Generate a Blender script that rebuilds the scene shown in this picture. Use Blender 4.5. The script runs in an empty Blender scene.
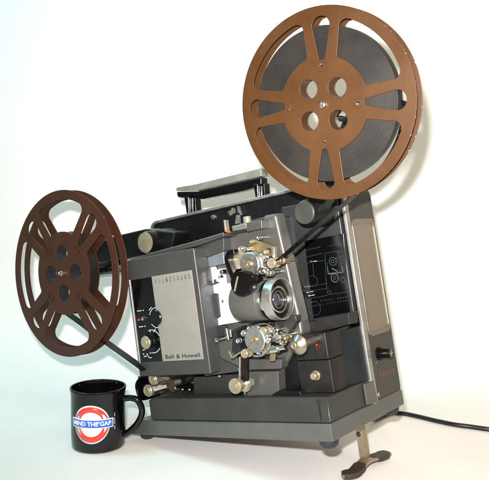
import bpy, bmesh, math, random
from mathutils import Vector, Matrix
PI = math.pi
S = bpy.context.scene
COL = S.collection
R_ = random.Random(7)

# ------------------------------------------------------------------ projector frame
# local millimetres: u along the operator face, v up, w out of the face towards the room
RU = Vector((0.77694, -0.60299, 0.18102)); RV = Vector((-0.14301, 0.11099, 0.98348)); RW = Vector((-0.61312, -0.78999, 0.0))
ORG = Vector((0.10658, 0.81346, 0.07836))
def Lm(u, v, w): return Vector((u, -w, v)) * 0.001
ROOT = Matrix((RU, -RW, RV)).transposed().to_4x4(); ROOT.translation = ORG
# camera numbers
F, CP, CR, CX, CY, HC = 683.18, -0.039, -0.002, 245.257, 229.935, 0.36666
_c, _s, _cr, _sr = math.cos(CP), math.sin(CP), math.cos(CR), math.sin(CR)
CL = ROOT.inverted() @ Vector((0, 0, HC))
def sight(x, y):
    a = (x - CX) / F; b = -(y - CY) / F
    X = a*_cr - b*_sr; up = a*_sr + b*_cr
    return Vector((X, _c - up*_s, _s + up*_c))
def at(x, y, w):
    """(u, v) in mm on the plane w of the projector that the photograph shows at pixel x, y"""
    D = ROOT.to_3x3().inverted() @ sight(x, y)
    t = (-w*0.001 - CL.y) / D.y
    p = (CL + D*t) * 1000
    return (p.x, p.z)
def atu(x, y, u):
    D = ROOT.to_3x3().inverted() @ sight(x, y)
    t = (u*0.001 - CL.x) / D.x
    p = (CL + D*t) * 1000
    return (p.z, -p.y)          # v, w

# ------------------------------------------------------------------ materials
def new_mat(name):
    m = bpy.data.materials.new(name); m.use_nodes = True
    nt = m.node_tree; b = nt.nodes['Principled BSDF']
    return m, nt, b
def rgb(h):
    h = h.lstrip('#'); c = [int(h[i:i+2], 16)/255 for i in (0, 2, 4)]
    return tuple(x/12.92 if x <= .04045 else ((x+.055)/1.055)**2.4 for x in c)
def mat(name, col, rough=.5, metal=0., var=.12, scale=60, bump=0., bscale=400, rvar=.1, coat=0., spec=.5, wear=0., wearcol=(.5, .5, .48)):
    m, nt, b = new_mat(name)
    if isinstance(col, str): col = rgb(col)
    tc = nt.nodes.new('ShaderNodeTexCoord')
    n = nt.nodes.new('ShaderNodeTexNoise'); n.inputs['Scale'].default_value = scale; n.inputs['Detail'].default_value = 6; n.inputs['Roughness'].default_value = .65
    nt.links.new(tc.outputs['Object'], n.inputs['Vector'])
    r = nt.nodes.new('ShaderNodeMapRange'); r.inputs['From Min'].default_value = .3; r.inputs['From Max'].default_value = .7
    r.inputs['To Min'].default_value = 1-var; r.inputs['To Max'].default_value = 1+var
    nt.links.new(n.outputs['Fac'], r.inputs['Value'])
    mx = nt.nodes.new('ShaderNodeVectorMath'); mx.operation = 'SCALE'; mx.inputs[0].default_value = col
    nt.links.new(r.outputs['Result'], mx.inputs['Scale'])
    out = mx.outputs['Vector']
    if wear:
        n2 = nt.nodes.new('ShaderNodeTexNoise'); n2.inputs['Scale'].default_value = 170; n2.inputs['Detail'].default_value = 8; n2.inputs['Roughness'].default_value = .75
        nt.links.new(tc.outputs['Object'], n2.inputs['Vector'])
        cr = nt.nodes.new('ShaderNodeMapRange'); cr.inputs['From Min'].default_value = .74-wear; cr.inputs['From Max'].default_value = .78-wear
        nt.links.new(n2.outputs['Fac'], cr.inputs['Value'])
        mm = nt.nodes.new('ShaderNodeMix'); mm.data_type = 'RGBA'
        nt.links.new(cr.outputs['Result'], mm.inputs['Factor']); nt.links.new(out, mm.inputs['A']); mm.inputs['B'].default_value = (*wearcol, 1)
        out = mm.outputs['Result']
    nt.links.new(out, b.inputs['Base Color'])
    r2 = nt.nodes.new('ShaderNodeMapRange'); r2.inputs['From Min'].default_value = .3; r2.inputs['From Max'].default_value = .7
    r2.inputs['To Min'].default_value = max(.02, rough-rvar); r2.inputs['To Max'].default_value = min(1, rough+rvar)
    nt.links.new(n.outputs['Fac'], r2.inputs['Value']); nt.links.new(r2.outputs['Result'], b.inputs['Roughness'])
    b.inputs['Metallic'].default_value = metal; b.inputs['Specular IOR Level'].default_value = spec
    b.inputs['Coat Weight'].default_value = coat; b.inputs['Coat Roughness'].default_value = .05
    if bump:
        n3 = nt.nodes.new('ShaderNodeTexNoise'); n3.inputs['Scale'].default_value = bscale; n3.inputs['Detail'].default_value = 3
        nt.links.new(tc.outputs['Object'], n3.inputs['Vector'])
        bp = nt.nodes.new('ShaderNodeBump'); bp.inputs['Strength'].default_value = bump; bp.inputs['Distance'].default_value = .0006
        nt.links.new(n3.outputs['Fac'], bp.inputs['Height']); nt.links.new(bp.outputs['Normal'], b.inputs['Normal'])
    return m
M = {}
M['base'] = mat('hammered_grey', '#393936', .42, .35, .10, 25, .35, 500, wear=.085, wearcol=(.22, .23, .21))
M['base_hi'] = mat('grey_rail', '#5b5b57', .38, .4, .10, 25, .3, 500, wear=.09, wearcol=(.30, .32, .29))
M['taupe'] = mat('taupe_enamel', '#53514c', .38, .4, .06, 20, .15, 700)
M['taupe_d'] = mat('dark_taupe_enamel', '#3f3e3c', .42, .3, .07, 20, .2, 700, wear=.012)
M['slate'] = mat('slate_enamel', '#2b2b2a', .38, .2, .10, 30, .2, 600)
M['olive'] = mat('leatherette', '#38342e', .62, 0, .08, 80, .9, 900, wear=.0)
M['black'] = mat('black_paint', '#0b0b0c', .38, 0, .25, 30, .12, 600, wear=.012, wearcol=(.07, .07, .07), spec=.3)
M['crinkle'] = mat('black_crinkle_paint', '#151211', .42, .1, .2, 60, .5, 1300, wear=.02, wearcol=(.16, .16, .16))
M['gloss'] = mat('black_plastic', '#070708', .18, 0, .2, 30, spec=.3)
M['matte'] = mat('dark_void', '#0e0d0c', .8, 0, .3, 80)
M['chrome'] = mat('chrome', (.62, .61, .59), .18, 1, .10, 90, .1, 700, rvar=.08)
M['steel'] = mat('turned_steel', (.55, .53, .50), .32, 1, .15, 160, .15, 900, rvar=.1)
M['alu'] = mat('aluminium', (.50, .48, .44), .35, .9, .10, 60, .2, 700, wear=.03, wearcol=(.3, .22, .14))
M['brass'] = mat('brass', (.36, .26, .14), .36, .85, .2, 70, .2, 600)
M['cream'] = mat('cream_metal', '#a0947c', .32, .6, .12, 90)
M['white'] = mat('painted_reflection_white', (.70, .72, .74), .25, .1, .03, 20)  # base colour carries the white reflection on the lamp door
M['silverplate'] = mat('silver_label_plate', '#8f8981', .45, .35, .03, 60, .1, 1500)
M['reel'] = mat('copper_brown_reel', (.052, .0195, .0044), .45, .12, .14, 14, .12, 800, wear=.075, wearcol=(.13, .07, .035), spec=.25)
M['reel_d'] = mat('dark_brown_reel', (.046, .0140, .0055), .42, .12, .10, 14, .12, 800, wear=.05, wearcol=(.16, .06, .035), spec=.35)
M['rim'] = mat('worn_reel_edge', (.050, .019, .004), .45, .2, .2, 14, 0, wear=.17, wearcol=(.42, .33, .24))
M['reel_in'] = mat('reel_lining', '#2a2d31', .5, .3, .1, 40)
M['red'] = mat('red_lens', '#3c0605', .25, 0, .05, 30)
M['redpaint'] = mat('red_paint', '#c8281c', .6, 0, .2, 300)
M['faded'] = mat('faded_red_ink', '#74403a', .7, 0, .2, 300)
M['ink'] = mat('black_ink', '#1b1b1c', .5, 0, .1, 100)
M['capink'] = mat('caption_ink', '#4a4f4f', .6, 0, .3, 400)
M['softink'] = mat('soft_ink', '#3a3937', .5, 0, .1, 100)
M['whiteink'] = mat('white_ink', '#c9ccd0', .6, 0, .15, 300)
M['greyink'] = mat('grey_ink', '#2a3030', .6, 0, .35, 500)
M['rubber'] = mat('rubber', '#1d2226', .55, 0, .15, 60)
M['padrubber'] = mat('worn_rubber', '#32241c', .6, 0, .2, 60)
M['legmetal'] = mat('leg_metal', (.34, .27, .17), .35, .75, .22, 50, .2, 500)
M['cordm'] = mat('cord_rubber', '#0f1012', .35, 0, .1, 60)
M['mug'] = mat('black_glaze', '#060608', .05, 0, .1, 30, rvar=.02, coat=0, spec=.5)
M['mred'] = mat('mug_red', '#e8392c', .2, 0, .03, 60, coat=.5)
M['mwhite'] = mat('mug_white', '#f0f0f2', .2, 0, .02, 60, coat=.5)
M['mblue'] = mat('mug_blue', '#2064d8', .2, 0, .03, 60, coat=.5)
M['glass'] = mat('lens_glass', (.02, .025, .04), .03, 0, .05, 20, coat=1, spec=1)

def film_mat():      # wound film seen edge-on: fine concentric layers
    m, nt, b = new_mat('wound_film')
    tc = nt.nodes.new('ShaderNodeTexCoord'); sp = nt.nodes.new('ShaderNodeSeparateXYZ'); nt.links.new(tc.outputs['Object'], sp.inputs[0])
    cb = nt.nodes.new('ShaderNodeCombineXYZ'); nt.links.new(sp.outputs['X'], cb.inputs['X']); nt.links.new(sp.outputs['Z'], cb.inputs['Y'])
    ln = nt.nodes.new('ShaderNodeVectorMath'); ln.operation = 'LENGTH'; nt.links.new(cb.outputs[0], ln.inputs[0])
    n = nt.nodes.new('ShaderNodeTexNoise'); n.noise_dimensions = '1D'; n.inputs['Scale'].default_value = 900; n.inputs['Detail'].default_value = 4; n.inputs['Roughness'].default_value = .8
    nt.links.new(ln.outputs['Value'], n.inputs['W'])
    n2 = nt.nodes.new('ShaderNodeTexNoise'); n2.inputs['Scale'].default_value = 22; n2.inputs['Detail'].default_value = 8; nt.links.new(tc.outputs['Object'], n2.inputs['Vector'])
    ad = nt.nodes.new('ShaderNodeMath'); ad.operation = 'ADD'; nt.links.new(n.outputs['Fac'], ad.inputs[0]); nt.links.new(n2.outputs['Fac'], ad.inputs[1])
    r = nt.nodes.new('ShaderNodeValToRGB'); r.color_ramp.elements[0].position = .35; r.color_ramp.elements[1].position = .68
    r.color_ramp.elements[0].color = (.003, .0027, .0022, 1); r.color_ramp.elements[1].color = (.021, .0165, .0115, 1)
    hv = nt.nodes.new('ShaderNodeMath'); hv.operation = 'MULTIPLY'; hv.inputs[1].default_value = .5; nt.links.new(ad.outputs[0], hv.inputs[0]); nt.links.new(hv.outputs[0], r.inputs['Fac'])
    nt.links.new(r.outputs['Color'], b.inputs['Base Color']); b.inputs['Roughness'].default_value = .5; b.inputs['Specular IOR Level'].default_value = .25
    bp = nt.nodes.new('ShaderNodeBump'); bp.inputs['Strength'].default_value = .35; bp.inputs['Distance'].default_value = .0004
    nt.links.new(n.outputs['Fac'], bp.inputs['Height']); nt.links.new(bp.outputs['Normal'], b.inputs['Normal'])
    return m
M['film'] = film_mat()
M['perf'] = mat('perforation_edge', '#4a4338', .5, 0, .2, 100)
M['filmstrip'] = mat('film_base', '#060505', .42, 0, .3, 120, spec=.25)
def grille_mat():    # perforated tan metal
    m, nt, b = new_mat('perforated_grille')
    tc = nt.nodes.new('ShaderNodeTexCoord'); mp = nt.nodes.new('ShaderNodeMapping'); nt.links.new(tc.outputs['Object'], mp.inputs['Vector'])
    mp.inputs['Rotation'].default_value = (math.radians(35), 0, 0)
    sp = nt.nodes.new('ShaderNodeSeparateXYZ'); nt.links.new(mp.outputs[0], sp.inputs[0])
    def sn(o):
        a = nt.nodes.new('ShaderNodeMath'); a.operation = 'MULTIPLY'; a.inputs[1].default_value = 2*PI/.0026; nt.links.new(o, a.inputs[0])
        c = nt.nodes.new('ShaderNodeMath'); c.operation = 'SINE'; nt.links.new(a.outputs[0], c.inputs[0]); return c.outputs[0]
    mu = nt.nodes.new('ShaderNodeMath'); mu.operation = 'ADD'; nt.links.new(sn(sp.outputs['Y']), mu.inputs[0]); nt.links.new(sn(sp.outputs['Z']), mu.inputs[1])
    r = nt.nodes.new('ShaderNodeMapRange'); r.inputs['From Min'].default_value = .1; r.inputs['From Max'].default_value = .9
    nt.links.new(mu.outputs[0], r.inputs['Value'])
    mm = nt.nodes.new('ShaderNodeMix'); mm.data_type = 'RGBA'; nt.links.new(r.outputs['Result'], mm.inputs['Factor'])
    mm.inputs['A'].default_value = (.27, .225, .17, 1); mm.inputs['B'].default_value = (.09, .065, .04, 1)
    nt.links.new(mm.outputs['Result'], b.inputs['Base Color']); b.inputs['Roughness'].default_value = .4; b.inputs['Metallic'].default_value = .45
    bp = nt.nodes.new('ShaderNodeBump'); bp.invert = True; bp.inputs['Strength'].default_value = .6; bp.inputs['Distance'].default_value = .0006
    nt.links.new(r.outputs['Result'], bp.inputs['Height']); nt.links.new(bp.outputs['Normal'], b.inputs['Normal'])
    return m
M['grille'] = grille_mat()

# ------------------------------------------------------------------ mesh helpers (all in u, v, w millimetres)
def add_prism(bm, pts, d):
    """closed prism: pts = list of (u,v,w), extruded by vector d=(du,dv,dw)"""
    n = len(pts)
    a = [bm.verts.new(Lm(*p)) for p in pts]; b = [bm.verts.new(Lm(p[0]+d[0], p[1]+d[1], p[2]+d[2])) for p in pts]
    fs = [bm.faces.new(a), bm.faces.new(b[::-1])]
    for i in range(n): fs.append(bm.faces.new((a[i], b[i], b[(i+1) % n], a[(i+1) % n])))
    bmesh.ops.recalc_face_normals(bm, faces=fs)
    return bm
def add_box(bm, u0, u1, v0, v1, w0, w1): return add_prism(bm, [(u0, v0, w0), (u1, v0, w0), (u1, v1, w0), (u0, v1, w0)], (0, 0, w1-w0))
def plate(bm, pts, w0, w1): return add_prism(bm, [(p[0], p[1], w0) for p in pts], (0, 0, w1-w0))
def pplate(bm, px, w, t):     # outline read on the plane w, thickness t behind it
    return plate(bm, [at(x, y, w) for x, y in px], w-t, w)
def basis(axis):
    z = Vector(axis).normalized(); x = z.cross(Vector((0, 1, 0)) if abs(z.y) < .9 else Vector((1, 0, 0))).normalized(); return x, z.cross(x), z
def add_lathe(bm, c, axis, prof, seg=48):
    """prof = [(distance along axis, radius)...]; closed with caps where the radius is above 0"""
    x, y, z = basis(axis); c = Vector(c); rings = []
    for d, r in prof:
        if r < 1e-6: rings.append([bm.verts.new(Lm(*(c+z*d)))]); continue
        rings.append([bm.verts.new(Lm(*(c+z*d+(x*math.cos(2*PI*i/seg)+y*math.sin(2*PI*i/seg))*r))) for i in range(seg)])
    fs = []
    for a, b in zip(rings, rings[1:]):
        for i in range(seg):
            j = (i+1) % seg
            if len(a) == 1 and len(b) == 1: continue
            if len(a) == 1: fs.append(bm.faces.new((a[0], b[j], b[i])))
            elif len(b) == 1: fs.append(bm.faces.new((a[i], a[j], b[0])))
            else: fs.append(bm.faces.new((a[i], a[j], b[j], b[i])))
    for q in (rings[0], rings[-1]):
        if len(q) > 1: fs.append(bm.faces.new(q))
    bmesh.ops.recalc_face_normals(bm, faces=fs)
    return bm
def add_cyl(bm, c, axis, r, h, ch=.6, seg=40): return add_lathe(bm, c, axis, [(0, r), (h-ch, r), (h, r-ch)], seg)
def smoothpts(pts, k=8):
    out = []; P = [Vector(p) for p in pts]; n = len(P)
    for i in range(n-1):
        p0, p1, p2, p3 = P[max(i-1, 0)], P[i], P[i+1], P[min(i+2, n-1)]
        for j in range(k):
            t = j/k; out.append(.5*((2*p1)+(p2-p0)*t+(2*p0-5*p1+4*p2-p3)*t*t+(3*p1-p0-3*p2+p3)*t**3))
    out.append(P[-1]); return out
def add_tube(bm, pts, r, seg=12, cv=Lm, ry=None):
    P = [Vector(p) for p in pts]; rings = []; prev = None
    for i, p in enumerate(P):
        t = (P[min(i+1, len(P)-1)]-P[max(i-1, 0)]).normalized()
        if prev is None: x = t.orthogonal().normalized()
        else: x = (prev - t*prev.dot(t)).normalized()
        prev = x; y = t.cross(x)
        rr = r[i] if isinstance(r, (list, tuple)) else r
        rings.append([bm.verts.new(cv(*(p+(x*math.cos(2*PI*k/seg)+y*math.sin(2*PI*k/seg))*rr))) for k in range(seg)])
    fs = [bm.faces.new((a[k], a[(k+1) % seg], b[(k+1) % seg], b[k])) for a, b in zip(rings, rings[1:]) for k in range(seg)]
    fs += [bm.faces.new(rings[0]), bm.faces.new(rings[-1])]
    bmesh.ops.recalc_face_normals(bm, faces=fs); return bm
def add_ribbon(bm, pts, w0, w1, t):
    """strap of thickness t following (u,v) points, spanning w0..w1"""
    P = [Vector((p[0], p[1])) for p in pts]; q = []
    for i, p in enumerate(P):
        d = (P[min(i+1, len(P)-1)]-P[max(i-1, 0)]).normalized(); n = Vector((-d.y, d.x))*t/2
        z = pts[i][2] if len(pts[i]) > 2 else 0
        q.append([bm.verts.new(Lm(*(p+n), w0+z)), bm.verts.new(Lm(*(p+n), w1+z)), bm.verts.new(Lm(*(p-n), w1+z)), bm.verts.new(Lm(*(p-n), w0+z))])
    fs = [bm.faces.new((a[k], a[(k+1) % 4], b[(k+1) % 4], b[k])) for a, b in zip(q, q[1:]) for k in range(4)] + [bm.faces.new(q[0]), bm.faces.new(q[-1])]
    bmesh.ops.recalc_face_normals(bm, faces=fs); return bm
def add_ring(bm, c, axis, r0, r1, h, seg=48):
    x, y, z = basis(axis); c = Vector(c); rr = []
    for d, r in ((0, r0), (0, r1), (h, r1), (h, r0)):
        rr.append([bm.verts.new(Lm(*(c+z*d+(x*math.cos(2*PI*i/seg)+y*math.sin(2*PI*i/seg))*r))) for i in range(seg)])
    fs = [bm.faces.new((rr[k][i], rr[k][(i+1) % seg], rr[(k+1) % 4][(i+1) % seg], rr[(k+1) % 4][i])) for k in range(4) for i in range(seg)]
    bmesh.ops.recalc_face_normals(bm, faces=fs); return bm

def link_mesh(name, me, m, parent=None, bevel=0., seg=2, ang=35):
    o = bpy.data.objects.new(name, me); COL.objects.link(o)
    if m and not me.materials: me.materials.append(m)
    for p in me.polygons: p.use_smooth = True
    me.set_sharp_from_angle(angle=math.radians(ang))
    if parent: o.parent = parent
    if bevel:
        b = o.modifiers.new('bevel', 'BEVEL'); b.width = bevel*.001; b.segments = seg; b.limit_method = 'ANGLE'; b.angle_limit = math.radians(40); b.harden_normals = True
    return o
SPLIT = {'screw', 'small_screw', 'rivet', 'rivet_rim', 'bracket', 'shaft', 'guide_rail', 'gate_lever', 'hinge', 'spring_clip', 'roller_spindle', 'door_detail', 'dark_slot', 'bracket_edge', 'arm_edge', 'red_mark'}
def obj(name, bm, m, parent=None, bevel=0., seg=2, ang=35):
    if name in SPLIT:
        bm.verts.index_update(); seen = set(); isl = []
        for v in bm.verts:
            if v in seen: continue
            st = [v]; seen.add(v); g = []
            while st:
                x = st.pop(); g.append(x)
                for e in x.link_edges:
                    y = e.other_vert(x)
                    if y not in seen: seen.add(y); st.append(y)
            isl.append(g)
        if len(isl) > 1:
            out = None
            for g in isl:
                b2 = bmesh.new(); mp = {v: b2.verts.new(v.co) for v in g}
                for f in {f for v in g for f in v.link_faces}: b2.faces.new([mp[v] for v in f.verts])
                me = bpy.data.meshes.new(name); b2.to_mesh(me); b2.free(); out = link_mesh(name, me, m, parent, bevel, seg, ang)
            bm.free(); return out
    me = bpy.data.meshes.new(name); bm.to_mesh(me); bm.free()
    return link_mesh(name, me, m, parent, bevel, seg, ang)
def B(): return bmesh.new()
def tag(o, label, cat=None, group=None, kind=None):
    if label: o['label'] = label
    if cat: o['category'] = cat
    if group: o['group'] = group
    if kind: o['kind'] = kind
    return o
def empty(name, mtx):
    o = bpy.data.objects.new(name, None); o.empty_display_size = .02; COL.objects.link(o); o.matrix_world = mtx; return o
def text_mesh(s, size, m4, thick=.0002, space=1., align='LEFT', sx=1., flat=False):
    cu = bpy.data.curves.new('t', 'FONT'); cu.body = s; cu.size = size; cu.extrude = thick/2; cu.space_character = space; cu.align_x = align; cu.align_y = 'CENTER'; cu.offset = size*.012
    o = bpy.data.objects.new('t', cu); COL.objects.link(o); bpy.context.view_layer.update()
    me = bpy.data.meshes.new_from_object(o.evaluated_get(bpy.context.evaluated_depsgraph_get()))
    bpy.data.objects.remove(o); bpy.data.curves.remove(cu)
    me.transform(m4 @ Matrix.Diagonal((sx, 1, 1, 1))); me.materials.clear(); return me
def onface(u, v, w):   # text plane: x -> u, y -> v, z -> w
    return Matrix(((.001, 0, 0, u*.001), (0, 0, -.001, -w*.001), (0, .001, 0, v*.001), (0, 0, 0, 1)))

# ------------------------------------------------------------------ setting
def backdrop():
    bm = B(); prof = [(-.9, 0), (1.26, 0)]
    r = .24
    for i in range(1, 13):
        a = i/12*PI/2; prof.append((1.26+r*math.sin(a), r-r*math.cos(a)))
    prof.append((1.5, 2.6))
    q = [[bm.verts.new((x, y, z)) for x in (-2.4, 2.4)] for y, z in prof]
    for a, b in zip(q, q[1:]): bm.faces.new((a[0], a[1], b[1], b[0]))
    me = bpy.data.meshes.new('backdrop'); bm.to_mesh(me); bm.free()
    for p in me.polygons: p.use_smooth = True
    o = bpy.data.objects.new('backdrop', me); COL.objects.link(o)
    me.materials.append(mat('backdrop_paper', (.80, .765, .725), .85, 0, .035, 5, .25, 260)); tag(o, None, None, None, 'structure')
backdrop()

# ------------------------------------------------------------------ projector
P = empty('film_projector', ROOT)
tag(P, 'grey and black film projector tilted up on its front leg, with handle and speaker grille', 'film projector')

# base
bm = B(); add_prism(bm, [(-375, 0, -201), (0, 0, -201), (0, 22, -201), (-346, 22, -201), (-377, 4, -201)], (0, 0, 201))
base = obj('base', bm, M['base_hi'], P, 2.5, 3)
bm = B(); add_prism(bm, [(-316, 22.3, -3), (-1.5, 22.3, -3), (-1.5, 51, -3), (-1.5, 53, -8), (-316, 53, -8), (-316, 51, -3)], (0, 0, -192))
deck = obj('deck', bm, M['base'], P, 1.6, 2)
bm = B(); add_prism(bm, [(-.6, 24, -92), (-.6, 51, -92), (-.6, 51, -119), (-.6, 20, -122)], (2.4, 0, 0)); obj('corner_bracket', bm, M['base_hi'], P, 1)
bm = B(); add_box(bm, -15.5, -14.2, 24, 51.5, -4, -2.6); obj('slot', bm, M['matte'], base)
for (u, w) in ((-16, -16), (-16, -186), (-350, -24), (-350, -186)):
    bm = B(); add_lathe(bm, (u, 0.2, w), (0, -1, 0), [(0, 12.5), (4, 12.5), (8, 11), (11, 7), (12, 0)], 32); obj('rubber_foot', bm, M['rubber'], base)

# case (rear half) with rounded top corners
def caseprof(g=0., r1=26, r2=16):
    pts = [(-377-g, 20)]; 
    for i in range(9):
        a = PI - i/8*PI/2; pts.append((-377+r2+(r2+g)*math.cos(a), 328-r2+(r2+g)*math.sin(a)))
    for i in range(13):
        a = PI/2 - i/12*PI/2; pts.append((-r1+(r1+g)*math.cos(a), 328-r1+(r1+g)*math.sin(a)))
    pts.append((g, 20)); return pts
bm = B(); plate(bm, caseprof(), -201, -119); case = obj('case', bm, M['olive'], P, 6, 4, 60)
bm = B()
o_ = caseprof(1.2); i_ = caseprof(-3.2)
va = []
for (a, b) in zip(o_, i_):
    va.append([bm.verts.new(Lm(a[0], a[1], -124)), bm.verts.new(Lm(a[0], a[1], -113)), bm.verts.new(Lm(b[0], b[1], -113)), bm.verts.new(Lm(b[0], b[1], -124))])
fs = [bm.faces.new((a[k], a[(k+1) % 4], b[(k+1) % 4], b[k])) for a, b in zip(va, va[1:]) for k in range(4)]+[bm.faces.new(va[0]), bm.faces.new(va[-1])]
bmesh.ops.recalc_face_normals(bm, faces=fs)
obj('trim', bm, M['alu'], case, .8)
bm = B(); plate(bm, caseprof(-3.4), -122, -116.5); obj('face_plate', bm, M['black'], case, .5)
# dark line between case and base
bm = B(); add_box(bm, -375, -.5, 17.5, 19.9, -199, -120); obj('joint_strip', bm, M['matte'], case)

# speaker grille on the end face
def rrect(v0, v1, w0, w1, r, n=6, sharp=()):
    # returns (v,w) loop ; corner order (v0,w0),(v0,w1),(v1,w1),(v1,w0)
    out = []
    for k, (cv, cw, a0) in enumerate(((v0+r, w0+r, PI), (v1-r, w0+r, 1.5*PI), (v1-r, w1-r, 0), (v0+r, w1-r, .5*PI))):
        for i in range(n+1):
            a = a0+i/n*PI/2
            out.append((cv+math.cos(a)*r, cw+math.sin(a)*r))
    return out
gl = rrect(108, 271, -192, -125, 11); gi = rrect(114, 264, -186.5, -130, 6)
bm = B(); q = []
for (a, b) in zip(gl, gi): q.append([bm.verts.new(Lm(u, p[0], p[1])) for u, p in ((-1, a), (2.6, a), (2.6, b), (-1, b))])
fs = [bm.faces.new((q[i][k], q[i][(k+1) % 4], q[(i+1) % len(q)][(k+1) % 4], q[(i+1) % len(q)][k])) for i in range(len(q)) for k in range(4)]
bmesh.ops.recalc_face_normals(bm, faces=fs)
sg = obj('speaker_grille', add_prism(B(), [(-.5, v, w) for v, w in rrect(113, 265, -187.5, -129, 6)], (1.4, 0, 0)), M['grille'], P)
obj('grille_frame', bm, mat('grille_frame_metal', '#7d7468', .35, .6, .08, 60, .1), sg, .7)
# tone knob on the end
bm = B(); add_lathe(bm, (0, 82, -147), (1, 0, 0), [(0, 9), (4, 9), (4.2, 6.5), (14, 6.2), (18, 6.2), (19, 5.2)], 32)
kn = obj('knob', bm, M['gloss'], P)
bm = B(); add_box(bm, 19, 19.8, 77.5, 86.5, -148, -146.2); add_box(bm, 19, 19.7, 81, 83, -151.5, -142.5); obj('pointer', bm, M['cream'], kn)
# faded red marks low on the end face
bm = B()
for (a, b, c, d) in ((50, -141, 60, -142), (53, -141, 54, -146), (48, -150, 56, -151), (56, -151, 50, -157), (47, -160, 55, -161), (55, -161, 56, -166), (50, -171, 57, -172), (50, -171, 51, -177), (46, -180, 54, -182)):
    add_prism(bm, [(.2, a, b), (.2, a+1.1, b-.9), (.2, c+1.1, d-.9), (.2, c, d)], (.3, 0, 0))
obj('faded_lettering', bm, M['faded'], case)
bm = B(); add_cyl(bm, (0, 30, -127), (1, 0, 0), 3, 2); add_cyl(bm, (0, 72, -136), (1, 0, 0), 1.2, .8, .2); obj('screw', bm, M['steel'], case)

# carrying handle
h = empty('handle', Matrix.Identity(4)); h.parent = P
W = -160
def hp(px): return [at(x, y, W) for x, y in px]
bm = B(); plate(bm, hp([(179.5, 192), (200, 191.5), (264.5, 177.2), (264.5, 185.2), (245, 191), (205, 199.5), (199, 198.2), (190, 198.5), (180.5, 197.5)]), W-9, W+9)
grip = obj('grip', bm, M['gloss'], h, 2.5, 3)
bm = B(); plate(bm, hp([(179.3, 191.4), (180, 187.8), (200, 184.3), (263, 168.3), (264.5, 168.8), (264.5, 176.4), (200, 190.8)]), W-9.5, W+9.5)
obj('top_strip', bm, mat('brushed_strip', '#8e9083', .3, .5, .15, 30, .15, wear=.06, wearcol=(.35, .42, .34)), grip, 1.2)
for x0, y0, y1 in ((187, 197, 215), (256, 184, 201)):
    bm = B(); plate(bm, hp([(x0, y0), (x0+9.5, y0-1), (x0+10.5, y1-3), (x0+3.5, y1)]), W-11, W+4)
    plate(bm, hp([(x0+1, y0), (x0+5.5, y0-.5), (x0+6, y1), (x0+3.8, y1)]), W+3.9, W+11)
    obj('post', bm, M['gloss'], h, 1.6)

# mechanism housing
WP = -30
bm = B()
outline = [at(224, 236, WP), at(243, 230.5, WP), at(262, 226, WP), at(262, 215.5, WP), at(275.5, 213, WP), at(300.5, 320, WP), at(303, 334, WP), at(282, 372, WP), at(215, 374, WP), (-172, 100), (-172, 262)]
plate(bm, outline, -54, WP); hs = obj('mechanism_housing', bm, M['taupe'], P, 5, 4, 50)
bm = B(); plate(bm, [(-172, 100), at(282, 372, -107), at(309, 334, -107), at(305, 316, -107), at(289, 215, -107), at(262, 222, -107), (-172, 262)], -117, -53); obj('housing_body', bm, M['slate'], P, 4, 3)
# darker slate filler between housing and end section
bm = B(); add_prism(bm, [(at(284, 213, -70)[0]-12, 318, -117), (at(300, 214, -104)[0], 318, -104), (-8, 300, -104), (-8, 55, -104), (-8, 55, -117)], (0, 0, 0.01)) if False else None
bm = B(); plate(bm, [(-100, 128), (-6, 128), (-6, 303), (-100, 306)], -117, -108); tp = obj('threading_panel', bm, M['slate'], P, 2)
# threading diagram plate
WD = -107.2
bm = B(); dg = [at(304.5, 240.5, WD), at(343, 233.3, WD), at(350.5, 312.5, WD), at(314, 320.5, WD)]; plate(bm, dg, WD-1.5, WD)
dp = obj('diagram_plate', bm, M['gloss'], tp, .3)
bm = B()
def seg(bm, a, b, t=.7, w=WD):
    a = Vector(at(*a, w)); b = Vector(at(*b, w)); d = (b-a).normalized(); n = Vector((-d.y, d.x))*t/2
    plate(bm, [tuple(a+n), tuple(b+n), tuple(b-n), tuple(a-n)], w+.02, w+.25)
def cir(bm, c, r, t=.8, w=WD): u, v = at(*c, w); add_ring(bm, (u, v, w+.02), (0, 0, 1), r-t, r, .25, 32)
for a, b in (((306, 257), (322, 253)), ((325, 253), (338, 250.5)), ((338, 250.5), (341, 262)), ((327, 262), (329, 274)), ((329, 274), (343, 272)), ((343, 272), (341, 262)), ((325, 253), (327, 290)),
             ((308, 286), (328, 283)), ((310, 291), (329, 287.5)), ((311, 298), (328, 295)), ((330, 294), (349, 291.5)), ((307, 263), (325, 260)), ((313, 263), (314, 277)), ((336, 258), (344, 255))): seg(bm, a, b, .45)
cir(bm, (313, 281), 8, .4); cir(bm, (315, 308), 10, .4); cir(bm, (333, 261), 6, .9); cir(bm, (335, 277.5), 6.5, 1.6); cir(bm, (343, 279.5), 4, .8); cir(bm, (329.5, 292), 3, .7); cir(bm, (335, 277.5), 2.4, .8); cir(bm, (333, 261), 2.6, .8)
obj('threading_diagram', bm, M['greyink'], dp)
bm = B()
seg(bm, (328, 273.5), (343.3, 271.8), 1.3); seg(bm, (327.5, 266), (328.5, 273), 1.0); seg(bm, (342, 266), (343.2, 271.5), 1.2); seg(bm, (332, 268), (338, 271), 1.1)
obj('diagram_highlight', bm, M['capink'], dp)
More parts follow.
